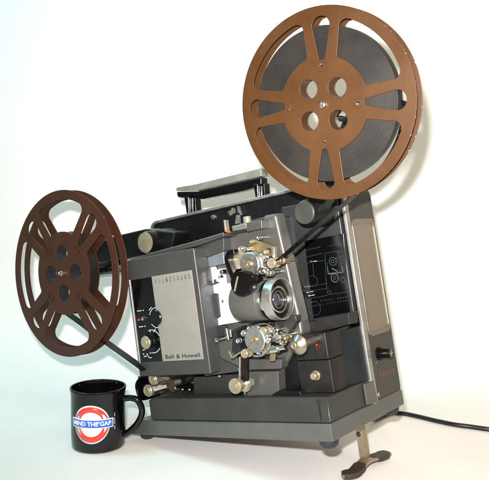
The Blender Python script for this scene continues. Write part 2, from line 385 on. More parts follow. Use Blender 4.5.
for rows in (((305, 250, 320, 246.8, 11),), ((330, 245.5, 338, 243.8, 5),), ((309, 302.5, 316, 301, 5), (321, 300.5, 333, 298.5, 7), (338, 298, 347, 296.5, 6)), ((311, 306, 323, 304, 7), (328, 303, 338, 301.5, 5), (341, 301, 348, 300, 4))):
    bm = B()
    for x0, y0, x1, y1, n in rows:
        for k in range(n):
            t = k/(n-1); x = x0+(x1-x0)*t; y = y0+(y1-y0)*t; hgt = .30+.18*R_.random()
            seg(bm, (x, y+hgt), (x+.15, y-hgt), .35+.3*R_.random())
    obj('caption', bm, M['capink'], dp)
# bright screws / catch between housing and the plate
bm = B()
for x, y, r in ((306.5, 292.5, 2.4), (308, 296, 2.4), (304, 287, 1.8), (310.5, 261.5, 1.8)):
    u, v = at(x, y, -100); add_lathe(bm, (u, v, -108), (0, 0, 1), [(0, r), (8, r), (9, r*.5)], 16)
obj('screw', bm, M['chrome'], tp)
# small black knob at the housing edge
u, v = at(301.5, 294, -80); bm = B(); add_lathe(bm, (u-9, v, -80), (1, 0, .25), [(0, 9), (8, 9), (10, 7)], 32); obj('focus_knob', bm, M['gloss'], P)
# ledge below the diagram with a raised wedge
bm = B(); pl = [at(297, 334, -75), at(296, 324, -75), at(349, 313.5, -75), at(352, 323, -75)]
plate(bm, [(-70, 126), (-70, 138), (-12, 138), (-12, 129)], -117, -62); obj('lamp_hood', bm, M['crinkle'], P, 2)
bm = B(); plate(bm, [at(307, 333, -50), at(303, 322.5, -50), at(315, 320.5, -50), at(313, 318.5, -50), at(349, 312.5, -50), at(349.5, 324, -50), at(330, 329.5, -50)], -74, -50); lh = obj('lamp_cover', bm, M['crinkle'], P, 1.5)

# black control box with red lamp and push button
WB = -30
bm = B()
a_ = at(299.5, 333, WB)[0]
front = [(-56, 53.5), (-6, 53.5), (-6, 129.5), (-56, 129.5)]
lo = B(); xs = [(-57, -114), (-57, WB), (-7, WB), (-5, -44), (-14, -114)]
def col(bm, xs, v0, v1): return add_prism(bm, [(u, v0, w) for u, w in xs], (0, v1-v0, 0))
cb = obj('control_box', col(B(), xs, 53.4, 95), M['crinkle'], P, 1.2)
xs2 = [(-57, -114), (-57, WB), (-8, WB), (-6, -42), (-15, -114)]
obj('upper_section', col(B(), xs2, 95.6, 129), M['crinkle'], cb, 1.2)
bm = B(); u, v = at(318, 346, WB); add_lathe(bm, (u, v, WB), (0, 0, 1), [(0, 4.4), (.6, 4.4), (.8, 3.6), (1.1, 2.4), (1.2, 0)], 28); obj('red_lamp', bm, M['red'], cb)
bm = B(); u, v = at(317, 375, WB); add_lathe(bm, (u, v, WB), (0, 0, 1), [(0, 6), (1, 6), (1.2, 4.6), (8, 4.6), (8.8, 3.8)], 28); obj('push_button', bm, M['cream'], cb)
# slanted black side fin between control box and case trim
bm = B(); add_prism(bm, [(-12, 53.3, -60), (-1.5, 53.3, -100), (-1.5, 53.3, -116), (-30, 53.3, -116)], (0, 72, 0)); obj('side_fin', bm, mat('blue_black_paint', '#1d2226', .35, .2, .12, 40, .15), P, 1.2)
# black recess behind the rollers, beside the control box
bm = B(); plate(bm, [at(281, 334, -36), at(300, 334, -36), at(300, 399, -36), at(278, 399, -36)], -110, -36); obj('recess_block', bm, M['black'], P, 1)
bm = B(); add_prism(bm, [at(270, 397, -18)+(-18,), at(280, 391, -18)+(-18,), at(300, 391, -18)+(-18,), at(303, 397.5, -18)+(-18,)], (0, 0, -12)); obj('step', bm, M['black'], P, .8)

# lower housing blocks
bm = B(); pplate(bm, [(238, 361), (245, 359), (282, 359), (281.7, 369), (239, 370.5)], -20, 20); obj('lower_housing', bm, M['taupe'], P, 1.5)
bm = B(); pplate(bm, [(246, 372), (278.5, 371), (279.5, 391), (272, 395.5), (247, 396.5)], -20, 40); obj('exciter_cover', bm, M['taupe'], P, 1.8)
bm = B(); pplate(bm, [(194, 377), (247, 373), (247, 396), (194, 397)], -36, 40); obj('lower_panel', bm, M['slate'], P, 1.5)
bm = B(); pplate(bm, [(138, 377), (196, 374), (196, 398), (144, 398)], -75, 20); obj('lower_back_panel', bm, M['black'], P, 1)
bm = B()
for x, y in ((178, 391.5), (185, 391.5), (221, 376), (246.5, 393.5), (170.5, 390)):
    u, v = at(x, y, -25); add_cyl(bm, (u, v, -75 if x < 200 else -34), (0, 0, 1), 2, 40 if x < 200 else 12, .5, 16)
obj('screw', bm, M['chrome'], P)
# dark blade springs at lower left
bm = B(); add_ribbon(bm, smoothpts([at(163, 383, -30), at(168, 381, -30), at(172, 388, -30), at(176, 391, -30)]), -40, -25, .8); obj('wire_spring', bm, M['brass'], P)

# amplifier panel
WA = 8
bm = B(); add_prism(bm, [(-317, 88.7, WA), (-174.3, 88.7, WA), (-174.3, 262.7, WA), (-317, 262.7, WA)], (0, 0, -68))
amp = obj('amplifier_panel', bm, M['taupe_d'], P, 2.5, 3)
bm = B(); plate(bm, [(-310.5, 110), (-183.2, 110), (-183.2, 232.4), (-310.5, 232.4)], WA-.2, WA+.5); cpn = obj('control_plate', bm, M['gloss'], amp, .2)
bm = B(); plate(bm, [(-262.3, 109.6), (-182.8, 109.6), (-182.8, 232.9), (-262.3, 232.9)], WA+.2, WA+1.5); lbl = obj('label_plate', bm, M['silverplate'], amp, .3)
bm = B(); plate(bm, [(-312.6, 109), (-309.3, 109), (-309.3, 233.5), (-312.6, 233.5)], WA+.1, WA+2); obj('edge_strip', bm, M['alu'], amp, .5)
a = at(156, 281, WA+1.5); b = at(189, 273.6, WA+1.5)
for k, ch in enumerate('FILMOSOUND'):
    t = k/9; u = a[0]+(b[0]-a[0])*t
    link_mesh('letter', text_mesh(ch, 9.5, onface(u, 224.3, WA+1.52), .3, 1, 'CENTER', .42), M['softink'], lbl, 0)
link_mesh('maker_name', text_mesh('Bell & Howell', 7.9, onface(at(166, 359, WA+1.5)[0], 115.5, WA+1.52), .3, 1.08, 'LEFT', 1.42), M['ink'], lbl, 0)
# controls on the black plate
def cpt(x, y): return at(x, y, WA+.5)
u, v = cpt(157, 318); bm = B(); add_lathe(bm, (u, v, WA+.5), (0, 0, 1), [(0, 11.5), (3, 11.5), (4, 10.5)], 40); sw = obj('switch', bm, M['gloss'], amp)
u2, v2 = cpt(145.5, 318.5); bm = B(); add_lathe(bm, (u2, v2, WA+.5), (0, 0, 1), [(0, 3.6), (3, 3.4), (6, 2.6), (6.8, 1)], 24); obj('switch_tip', bm, M['chrome'], sw)
u, v = cpt(153, 341.5); bm = B(); add_lathe(bm, (u, v, WA+.5), (0, 0, 1), [(0, 13), (2, 13), (2.2, 11.5), (9, 11), (9.2, 9.6), (12.5, 9.2), (13.2, 8.2)], 44); vk = obj('volume_knob', bm, M['gloss'], amp)
bm = B(); add_lathe(bm, (u, v, WA+13.5), (0, 0, 1), [(0, 9.3), (1.4, 9.3), (2, 8.6), (1.7, 4), (2.2, 3.6), (2.2, 0)], 40); obj('knob_cap', bm, M['cream'], vk)
def arc(bm, c, r, a0, a1, t=.8, w=WA+.52, n=20):
    pts = [(c[0]+r*math.cos(math.radians(a0+(a1-a0)*i/n)), c[1]+r*math.sin(math.radians(a0+(a1-a0)*i/n))) for i in range(n+1)]
    for p, q in zip(pts, pts[1:]):
        p = Vector(p); q = Vector(q); d = (q-p).normalized(); nn = Vector((-d.y, d.x))*t/2
        plate(bm, [tuple(p+nn), tuple(q+nn), tuple(q-nn), tuple(p-nn)], w, w+.2)
bm = B(); c1 = cpt(157, 318); c2 = cpt(153, 341.5)
arc(bm, c1, 14.5, 75, 160); arc(bm, c1, 14.5, 215, 290); arc(bm, c2, 16.5, 25, 110); arc(bm, c2, 17, 255, 320); arc(bm, (c2[0]-9, c2[1]-19), 5, 180, 300)
def cs(bm, x0, y0, x1, y1, t=.8): 
    p = Vector(cpt(x0, y0)); q = Vector(cpt(x1, y1)); d = (q-p).normalized(); nn = Vector((-d.y, d.x))*t/2
    plate(bm, [tuple(p+nn), tuple(q+nn), tuple(q-nn), tuple(p-nn)], WA+.52, WA+.72)
for x, y in ((137.5, 311.5), (139, 311.4), (140.5, 311.2), (143, 310.8), (139.5, 327.3), (141, 327.2), (142.5, 327), (145, 326.6), (142, 342), (143, 342), (144, 341.8), (143.5, 354.5), (144.5, 357), (146, 356.6), (147, 354.6), (150.5, 353.5)):
    cs(bm, x, y, x+1.1, y-.2, 1.2)
for x0, y0, x1, y1 in ((145.5, 350, 146.5, 347.5), (154, 332.5, 156, 329), (150, 330.5, 151.5, 334), (143, 350.5, 145.5, 350), (149.5, 310.5, 152, 307.5)): cs(bm, x0, y0, x1, y1, .9)
obj('scale_marks', bm, M['whiteink'], cpn)
bm = B(); u, v = cpt(139.2, 320.2); plate(bm, [(u-2.3, v-1.4), (u+2.3, v-1.4), (u+2.3, v+1.4), (u-2.3, v+1.4)], WA+.52, WA+.8); u, v = cpt(145.2, 337); plate(bm, [(u-1.5, v-2.5), (u+2.2, v-1), (u+1, v+2.4), (u-2, v+1)], WA+.52, WA+.8); obj('red_mark', bm, M['redpaint'], cpn)

# frame of the well right of the panel (runs down and under the threading path)
WF = -12
bm = B(); pplate(bm, [(200, 254), (204.5, 257.5), (214, 356), (238.5, 367.5), (240, 371.5), (205, 376.5)], WF, 24); obj('well_frame', bm, M['taupe_d'], P, 1.2)
bm = B(); add_tube(bm, [at(*q, WF+.5)+(WF+.5,) for q in ((204.2, 258), (206.2, 280), (213.8, 355))], .9, 8); obj('well_edge', bm, M['alu'], P)
bm = B(); pplate(bm, [(204.5, 258), (223, 250.5), (224.5, 264), (206, 268)], -19, 12); obj('upper_ledge', bm, mat('pale_blue_grey_enamel', '#686c70', .3, .3, .05, 20), P, 1)
# glossy lamp door, its bright reflection painted in as white, with taupe notch
WL = -22
bm = B(); pplate(bm, [(206.5, 268), (213, 267), (214, 270.5), (222, 268.5), (224, 284), (250, 280), (262, 300), (262, 318), (216, 326), (213, 322), (221, 316.5), (218.5, 294), (210, 293), (208.5, 285)], WL, 8)
obj('lamp_door', bm, M['white'], P, .7)
bm = B(); pplate(bm, [(209, 294), (218, 294.5), (220.5, 316), (213, 320.5)], WL-1, 6); obj('door_latch', bm, M['taupe_d'], P, .8)
bm = B(); pplate(bm, [(208.5, 284.5), (213.5, 283.5), (214, 279.5), (218.5, 279.5), (218.5, 283.5), (211, 286)], WL+2, 6); pplate(bm, [(222, 300), (223.5, 300), (223.5, 303), (222, 303)], WL+.6, .4)
obj('door_detail', bm, M['taupe_d'], P, .3)
bm = B(); pplate(bm, [(214, 270.5), (217, 270), (219.5, 282), (216.5, 282)], WL+3, 6); u, v = at(223, 272, WL+4); add_cyl(bm, (u, v, WL), (0, 0, 1), 3.5, 8, .8, 20); u, v = at(220.5, 277, WL+4); add_cyl(bm, (u, v, WL), (0, 0, 1), 2.4, 7, .6, 20); obj('hinge', bm, M['chrome'], P, .4)
# dark olive floor and gate parts in the lower well
bm = B(); pplate(bm, [(214, 343), (234, 338), (238.5, 366.5), (214.5, 355)], -17, 10); obj('well_floor', bm, mat('dark_olive_enamel', '#4b4b44', .45, .2, .1, 30), P, .6)
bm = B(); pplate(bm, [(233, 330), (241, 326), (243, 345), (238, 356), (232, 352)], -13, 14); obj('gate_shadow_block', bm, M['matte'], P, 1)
bm = B(); pplate(bm, [(214, 327.5), (225, 326), (226, 336), (216, 337)], -16, 8); obj('gate_block', bm, M['slate'], P, .6)
bm = B()
for (x0, y0), (x1, y1), r in (((216, 341), (228, 337), 2.2), ((226, 329), (229, 340), 2.6), ((230, 330), (231.5, 337), 2), ((215, 339), (217, 343), 2.6)):
    a = at(x0, y0, -6); b = at(x1, y1, -6); add_tube(bm, [a+(-8,), b+(-6,)], r, 14)
obj('gate_lever', bm, M['chrome'], P)
bm = B(); add_tube(bm, smoothpts([at(229.5, 351.5, 14)+(14,), at(231, 354.5, 14)+(14,), at(232.5, 357.5, 14)+(14,), at(236, 355.5, 14)+(14,), at(246, 349, 14)+(14,)], 4), .9, 8)
obj('wire_guide', bm, M['cream'], P)

# top counter block and lever
WT = -22
bm = B(); pplate(bm, [(245.5, 222.5), (261.5, 220), (262, 228.5), (246.5, 232)], WT+8, 30); ct = obj('counter_block', bm, M['taupe'], P, 1)
bm = B()
for k in range(4):
    y = 223.7+k*2.1; pplate(bm, [(247, y), (261, y-2.4), (261.1, y-1.7), (247.1, y+.7)], WT+8.5, .8)
obj('rib', bm, M['taupe_d'], ct)
bm = B(); pplate(bm, [(231.5, 226.3), (246, 223), (246.6, 228.6), (232.5, 231.2)], WT+6, 12); obj('lever_bar', bm, M['alu'], P, .8)
bm = B(); u, v = at(247.5, 221.5, WT); add_lathe(bm, (u, v-2, WT), (0, 1, 0), [(0, 5.6), (7.6, 5.6), (8.8, 4.6)], 28); obj('counter_knob', bm, M['cream'], P)
bm = B(); pplate(bm, [(225, 236), (227, 232), (246, 228.8), (245.5, 231.3), (232, 234.5)], WT+4, 8); obj('lever_slot', bm, M['matte'], P)
bm = B(); pplate(bm, [(223.3, 220), (224.8, 220.5), (226.5, 232), (224.5, 231.5)], WT+6, 8); obj('lever_blade', bm, M['cream'], P, .4)
bm = B(); pplate(bm, [(225, 230.5), (228.5, 231.5), (229, 232.8), (225.5, 232)], WT+8, 5); obj('orange_tip', bm, mat('orange_paint', '#c65a24', .4), P)
bm = B(); pplate(bm, [(236, 215), (238, 215.3), (238.8, 223.5), (235, 224)], -60, 5); pplate(bm, [(231.5, 207.8), (233.5, 208), (234, 213), (230, 216)], -110, 4); pplate(bm, [(237, 206), (238.5, 206.3), (241.5, 215), (239.8, 215)], -110, 4); obj('spring_clip', bm, M['alu'], P)
bm = B()
for x, y in ((213, 217.5), (230, 213), (178, 238.8)):
    u, v = at(x, y, -114); add_lathe(bm, (u, v, -117), (0, 0, 1), [(0, 5.2), (1.6, 5.2), (3.6, 3.8), (4.4, 1.2), (4.4, 0)], 28)
obj('screw', bm, M['chrome'], case)
bm = B()
for x, y in ((193.5, 240.7), (144.5, 254.5)): u, v = at(x, y, -114); add_lathe(bm, (u, v, -117), (0, 0, 1), [(0, 1.6), (1.6, 1.4), (2, 0)], 14)
obj('small_screw', bm, M['chrome'], case)
# black head rail running from the panel towards the top of the case (dark gap above the panel)
bm = B(); pplate(bm, [(128, 260.8), (150, 254), (190, 243.5), (223.5, 233.5), (224, 236.5), (196, 246.5), (127, 263.5)], -2, 40); obj('top_ledge', bm, M['taupe_d'], P, 1)
bm = B(); add_tube(bm, [at(x, y, 1)+(1,) for x, y in ((150, 254), (190, 243.3), (223.5, 233.2))], .9, 8); obj('ledge_bead', bm, M['base_hi'], P)
bm = B(); pplate(bm, [(195, 248), (223.5, 236.5), (224, 251), (204, 258.5)], -14, 30); obj('corner_web', bm, M['taupe_d'], P, 1)

# ------------------------------------------------------------------ film path hardware
def sprocket(name, x, y, w, r, h, parent, m='steel', hub='brass'):
    u, v = at(x, y, w); bm = B()
    add_lathe(bm, (u, v, WP), (0, 0, 1), [(0, r*.55), (w-WP-h, r*.55), (w-WP-h+.1, r), (w-WP-h*.55, r), (w-WP-h*.5, r*.86), (w-WP-h*.2, r*.86), (w-WP-.9, r*.97), (w-WP, r*.9), (w-WP-.5, r*.30)], 56)
    o = obj(name, bm, M[m], parent)
    bm = B(); add_lathe(bm, (u, v, w-1), (0, 0, 1), [(0, r*.27), (2.2, r*.27), (2.8, r*.18), (2.0, r*.10), (2.0, 0)], 24); obj('hub_screw', bm, M[hub], o)
    return o
def roller(x, y, w, r, h=14, m='chrome', name='roller', dent=True):
    u, v = at(x, y, w); bm = B(); b = min(WP, w-h-4)
    add_lathe(bm, (u, v, b), (0, 0, 1), [(0, r*.4), (w-b-h, r*.4), (w-b-h+.1, r), (w-b-h*.7, r), (w-b-h*.65, r*.72), (w-b-h*.35, r*.72), (w-b-h*.3, r), (w-b-.5, r), (w-b, r*.88)]+([(w-b-.8, r*.55), (w-b-.8, r*.3), (w-b+.3, r*.25), (w-b+.3, 0)] if dent else []), 40)
    return obj(name, bm, M[m], P)
sprocket('sprocket', 249.3, 264.2, 12, 15.8, 16, P)
sprocket('sprocket', 254.8, 340, 12, 17, 16, P)
roller(237, 259, -2, 13.5, 14, 'cream', 'guide_drum', False)
roller(270.8, 263.3, 12, 6.4, 14, 'cream'); roller(278, 261, 6, 4.6, 12, 'brass')
roller(240.3, 248.8, 4, 3.4, 8, 'steel'); roller(251.5, 241.5, -12, 2.6, 6, 'cream'); roller(258.5, 237.5, -12, 2.9, 6, 'chrome')
roller(244.3, 354, 16, 5.6, 14, 'cream'); roller(263, 331, 10, 5.2, 14, 'cream'); roller(243.5, 333.5, 2, 4.2, 10, 'steel')
roller(277, 338, 10, 6.2, 16, 'chrome'); roller(268.5, 340, 4, 4, 12, 'steel'); roller(267.5, 350.5, 10, 4.6, 18, 'brass')
roller(262, 271, 8, 4.5, 12, 'steel'); roller(253.5, 281, 8, 3, 12, 'chrome'); roller(261, 258, 2, 5.5, 10, 'chrome')
roller(286.5, 338, 4, 3.2, 12, 'brass'); roller(268, 273, 2, 5, 10, 'chrome')
# conical exciter flywheel disc on its shaft
u, v = at(294.5, 345.5, 20); bm = B(); add_lathe(bm, (u, v, -36), (0, 0, 1), [(0, 6), (34, 6), (38, 7), (45, 11.2), (46, 12.6), (47, 12.8), (47.8, 12.4), (52.5, 5.2), (53.2, 4), (56, 3.6), (57, 2.4)], 56); cd = obj('cone_pulley', bm, mat('warm_turned_steel', (.40, .35, .28), .3, 1, .15, 160, .15, 900), P)
bm = B(); add_lathe(bm, (u, v, 18.5), (0, 0, 1), [(0, 4.4), (2.6, 4.2), (3.2, 3), (2.2, 1.2), (2.2, 0)], 24); obj('hub_screw', bm, M['brass'], cd)
bm = B()
for a, b, r in (((264, 351, 6), (286, 347, 6), 3.3), ((272, 350, 7), (279, 348.6, 7), 4.6), ((280, 338, 4), (291, 337, -8), 2.2), ((266, 343, 8), (276, 350, 8), 1.2)):
    add_tube(bm, [at(*a)+(a[2],), at(*b)+(b[2],)], r, 20)
obj('shaft', bm, M['chrome'], P)
bm = B(); pplate(bm, [(270.5, 352), (276, 351), (275, 361), (270, 361)], 0, 3); obj('bracket', bm, M['brass'], P, .4)
bm = B(); pplate(bm, [(243, 330), (258, 323), (270, 322), (272, 333), (262, 348), (282, 344), (280, 354), (262, 357), (246, 355)], -14, 12); obj('sound_head_plate', bm, M['slate'], P, 1)
bm = B(); pplate(bm, [(274, 319), (296, 315), (297, 321), (287, 336), (280, 333), (279, 327)], -18, 12); obj('lens_bracket', bm, M['slate'], P, 1.2)
bm = B(); add_tube(bm, smoothpts([at(256, 325, 5)+(5,), at(266, 323.5, 5)+(5,), at(273, 328, 5)+(5,), at(274.5, 336, 5)+(5,)], 6), 1.4, 10); add_tube(bm, smoothpts([at(254, 356, 14)+(14,), at(262, 355.5, 14)+(14,), at(268, 350, 14)+(14,), at(271, 343, 14)+(14,)], 6), .9, 10)
obj('guide_rail', bm, M['chrome'], P)
# brass bracket behind upper sprocket
bm = B(); pplate(bm, [(246.5, 246), (250, 241), (257, 240.5), (272.5, 246), (273, 256), (270, 262), (258, 263), (251, 252)], -16, 12); ub = obj('brass_bracket', bm, M['brass'], P, 1)
bm = B(); pplate(bm, [(266.5, 248.5), (270.5, 248), (271, 252.5), (267, 253.2)], -15.4, 1); pplate(bm, [(257, 262), (269, 256), (273, 262), (266, 270), (258, 268)], -10, 8); obj('dark_slot', bm, M['matte'], ub, .3)
bm = B(); pplate(bm, [(271.5, 246), (274, 247), (275, 258), (272.8, 258)], -12, 5); add_tube(bm, [at(263, 270, 4)+(4,), at(269, 274, 4)+(4,)], 2.6, 12); obj('bracket_edge', bm, M['alu'], ub, .4)
# black curved film shoe and black threading knob
bm = B(); add_ribbon(bm, smoothpts([at(233, 252, 10), at(227.5, 253.5, 10), at(225.5, 259, 10), at(227.5, 267, 10), at(232, 278, 10)], 6), -14, 8, 7); obj('film_shoe', bm, M['gloss'], P, .8)
u, v = at(240.3, 283.6, 42); bm = B(); add_lathe(bm, (u, v, 5), (0, 0, 1), [(0, 9), (21, 9), (22, 15.6), (35, 16.2), (37, 15.2)], 56); tk = obj('threading_knob', bm, M['gloss'], P)
bm = B(); plate(bm, [at(237.2, 276.5, 42.3), at(238.6, 276.5, 42.3), at(235.6, 291.5, 42.3), at(234.0, 291.3, 42.3)], 41.8, 42.6); obj('pointer', bm, M['cream'], tk)
# dark plates standing in for shadow, and small silver pieces, round the two sprockets
bm = B(); pplate(bm, [(231, 252), (246, 247), (262, 251), (272, 262), (263, 275), (245, 273), (233, 270)], -21, 6); obj('shade_plate', bm, M['matte'], P, .6)
bm = B(); pplate(bm, [(236, 331), (252, 323), (268, 325), (279, 336), (281, 350), (262, 355), (242, 352)], -10, 4); obj('shade_plate', bm, M['black'], P, .6)
for x, y, w_, r_, h_, m_ in ((258.5, 272.5, 4, 3, 8, 'chrome'), (245, 250, 0, 2.4, 8, 'chrome'), (265.5, 252, -8, 3, 5, 'cream'), (255.5, 327, 6, 3.4, 8, 'chrome'), (249, 328, 4, 2.8, 8, 'steel'), (259, 353, 8, 3, 10, 'chrome'), (273, 331, 4, 3.4, 10, 'steel'), (282, 343, 6, 3, 10, 'chrome'), (238, 341, 2, 3.2, 8, 'steel')):
    roller(x, y, w_, r_, h_, m_, 'small_roller')
# arm and roller below the lower sprocket
bm = B(); pplate(bm, [(240.5, 357), (247.5, 357), (247.5, 381), (244, 383), (240.5, 381)], 2, 5); obj('tension_arm', bm, mat('dark_copper', '#1c110d', .35, .4, .7, 90), P, .6)
bm = B(); pplate(bm, [(239.2, 357), (240.6, 357), (240.6, 381), (239.2, 380)], 4, 6); pplate(bm, [(244, 383), (250, 380.5), (251, 386), (249, 391), (244.5, 393)], -4, 10); obj('arm_edge', bm, M['alu'], P, .5)
u, v = at(234.8, 386.5, 14); bm = B(); add_lathe(bm, (u, v, -36), (0, 0, 1), [(0, 5), (30, 5), (31, 10), (34, 10), (36, 7.6), (44, 7.6), (46, 10.2), (49, 10.2), (50, 9.4), (49.4, 7.2), (50, 6.8), (49.3, 4), (50.4, 3.6), (50.4, 0)], 48); obj('idler_roller', bm, M['cream'], P)
# entry rollers at the lower left
for x, y, r in ((152.8, 380, 8.2), (147.8, 391.3, 9)):
    u, v = at(x, y, 0); bm = B(); add_lathe(bm, (u, v, -70), (0, 0, 1), [(0, 4), (40, 4), (41, r*.95), (44, r*.95), (47, r*.7), (60, r*.7), (64, r), (69, r), (70, r*.9), (69.2, r*.55), (70, r*.45), (70, 0)], 44); obj('entry_roller', bm, M['cream'], P)
u, v = at(160, 388.5, -8); bm = B(); add_tube(bm, [(u-14, v, -10), (u+3, v+1, -22)], [7, 6], 24); add_tube(bm, smoothpts([at(160, 380, -20)+(-20,), at(165, 384, -20)+(-20,), at(163, 389, -20)+(-20,)], 6), 1.4, 10); obj('roller_spindle', bm, M['chrome'], P)
bm = B(); add_ribbon(bm, smoothpts([at(150, 377.5, -6), at(142, 378, -6), at(137.5, 384, -6), at(138, 391, -6), at(141.5, 399, -6), at(148, 399, -6)], 6), -34, -4, 3.4); obj('roller_guard', bm, M['gloss'], P, .6)

# lens
LV = 178.6; AX = (1, -.04, 0)
bm = B(); add_lathe(bm, (-112, LV+3, 3), AX, [(0, 20), (2, 24), (5, 25.5), (44, 26), (46, 25), (46, 0)], 72); lb = obj('lens_barrel', bm, M['taupe'], P, 0)
bm = B(); add_ring(bm, (-60, LV+.5, -4), AX, 25.1, 27, 14, 72); obj('bezel', bm, M['alu'], lb, .5)
bm = B(); add_ring(bm, (-66, LV+.5, -4), AX, 17, 25, 13.5, 72); add_cyl(bm, (-67, LV+.5, -4), AX, 25.4, 3, .5, 60); obj('inner_sleeve', bm, M['gloss'], lb, .4)
bm = B(); add_lathe(bm, (-70, LV+.8, 5), AX, [(0, 17.6), (18, 17.6), (19, 16.9), (20, 17.6), (23, 17.6), (25.5, 16.8), (25, 15), (18, 14.5), (17, 0)], 72); lt = obj('lens_tube', bm, M['chrome'], lb)
bm = B(); add_ring(bm, (-51.5, LV, 5), AX, 11.2, 15.4, 4.6, 64); obj('retaining_ring', bm, M['gloss'], lt, .5)
bm = B(); add_ring(bm, (-51.5, LV, 5), AX, 10, 11.3, 5.4, 64); obj('lens_ring', bm, M['chrome'], lt, .3)
bm = B(); add_lathe(bm, (-51.5, LV, 5), AX, [(0, 10.2), (2, 9.4), (4, 7), (5, 3.5), (5.3, 0)], 48); obj('glass', bm, M['glass'], lt, 0, 2, 80)
bm = B(); add_box(bm, -108, -66, 152, 205, WP, -8); obj('lens_mount', bm, M['taupe'], P, 2)

# pivots of the reel arms
bm = B(); u, v = at(304, 212.5, -60); add_lathe(bm, (u, v, -117), (0, 0, 1), [(0, 20), (20, 20), (24, 18), (48, 18), (52, 17.5), (55, 15.5)], 56); pv = obj('arm_pivot', bm, M['black'], P)
bm = B(); add_lathe(bm, (u, v, -62.3), (0, 0, 1), [(0, 15.6), (2, 15.2), (2.6, 14.4)], 56); obj('pivot_cap', bm, mat('grey_cap', '#3c3b35', .4, .3), pv)
bm = B(); u, v = at(145, 243, -40); add_lathe(bm, (u, v, -117), (0, 0, 1), [(0, 21), (34, 21), (38, 19), (58, 19), (62, 18), (72, 18), (76, 16.5)], 56); pv = obj('arm_pivot', bm, M['black'], P)
bm = B(); add_lathe(bm, (u, v, -41.3), (0, 0, 1), [(0, 16.3), (1.6, 15.8), (2.2, 14.5)], 56); obj('pivot_cap', bm, M['cream'], pv)

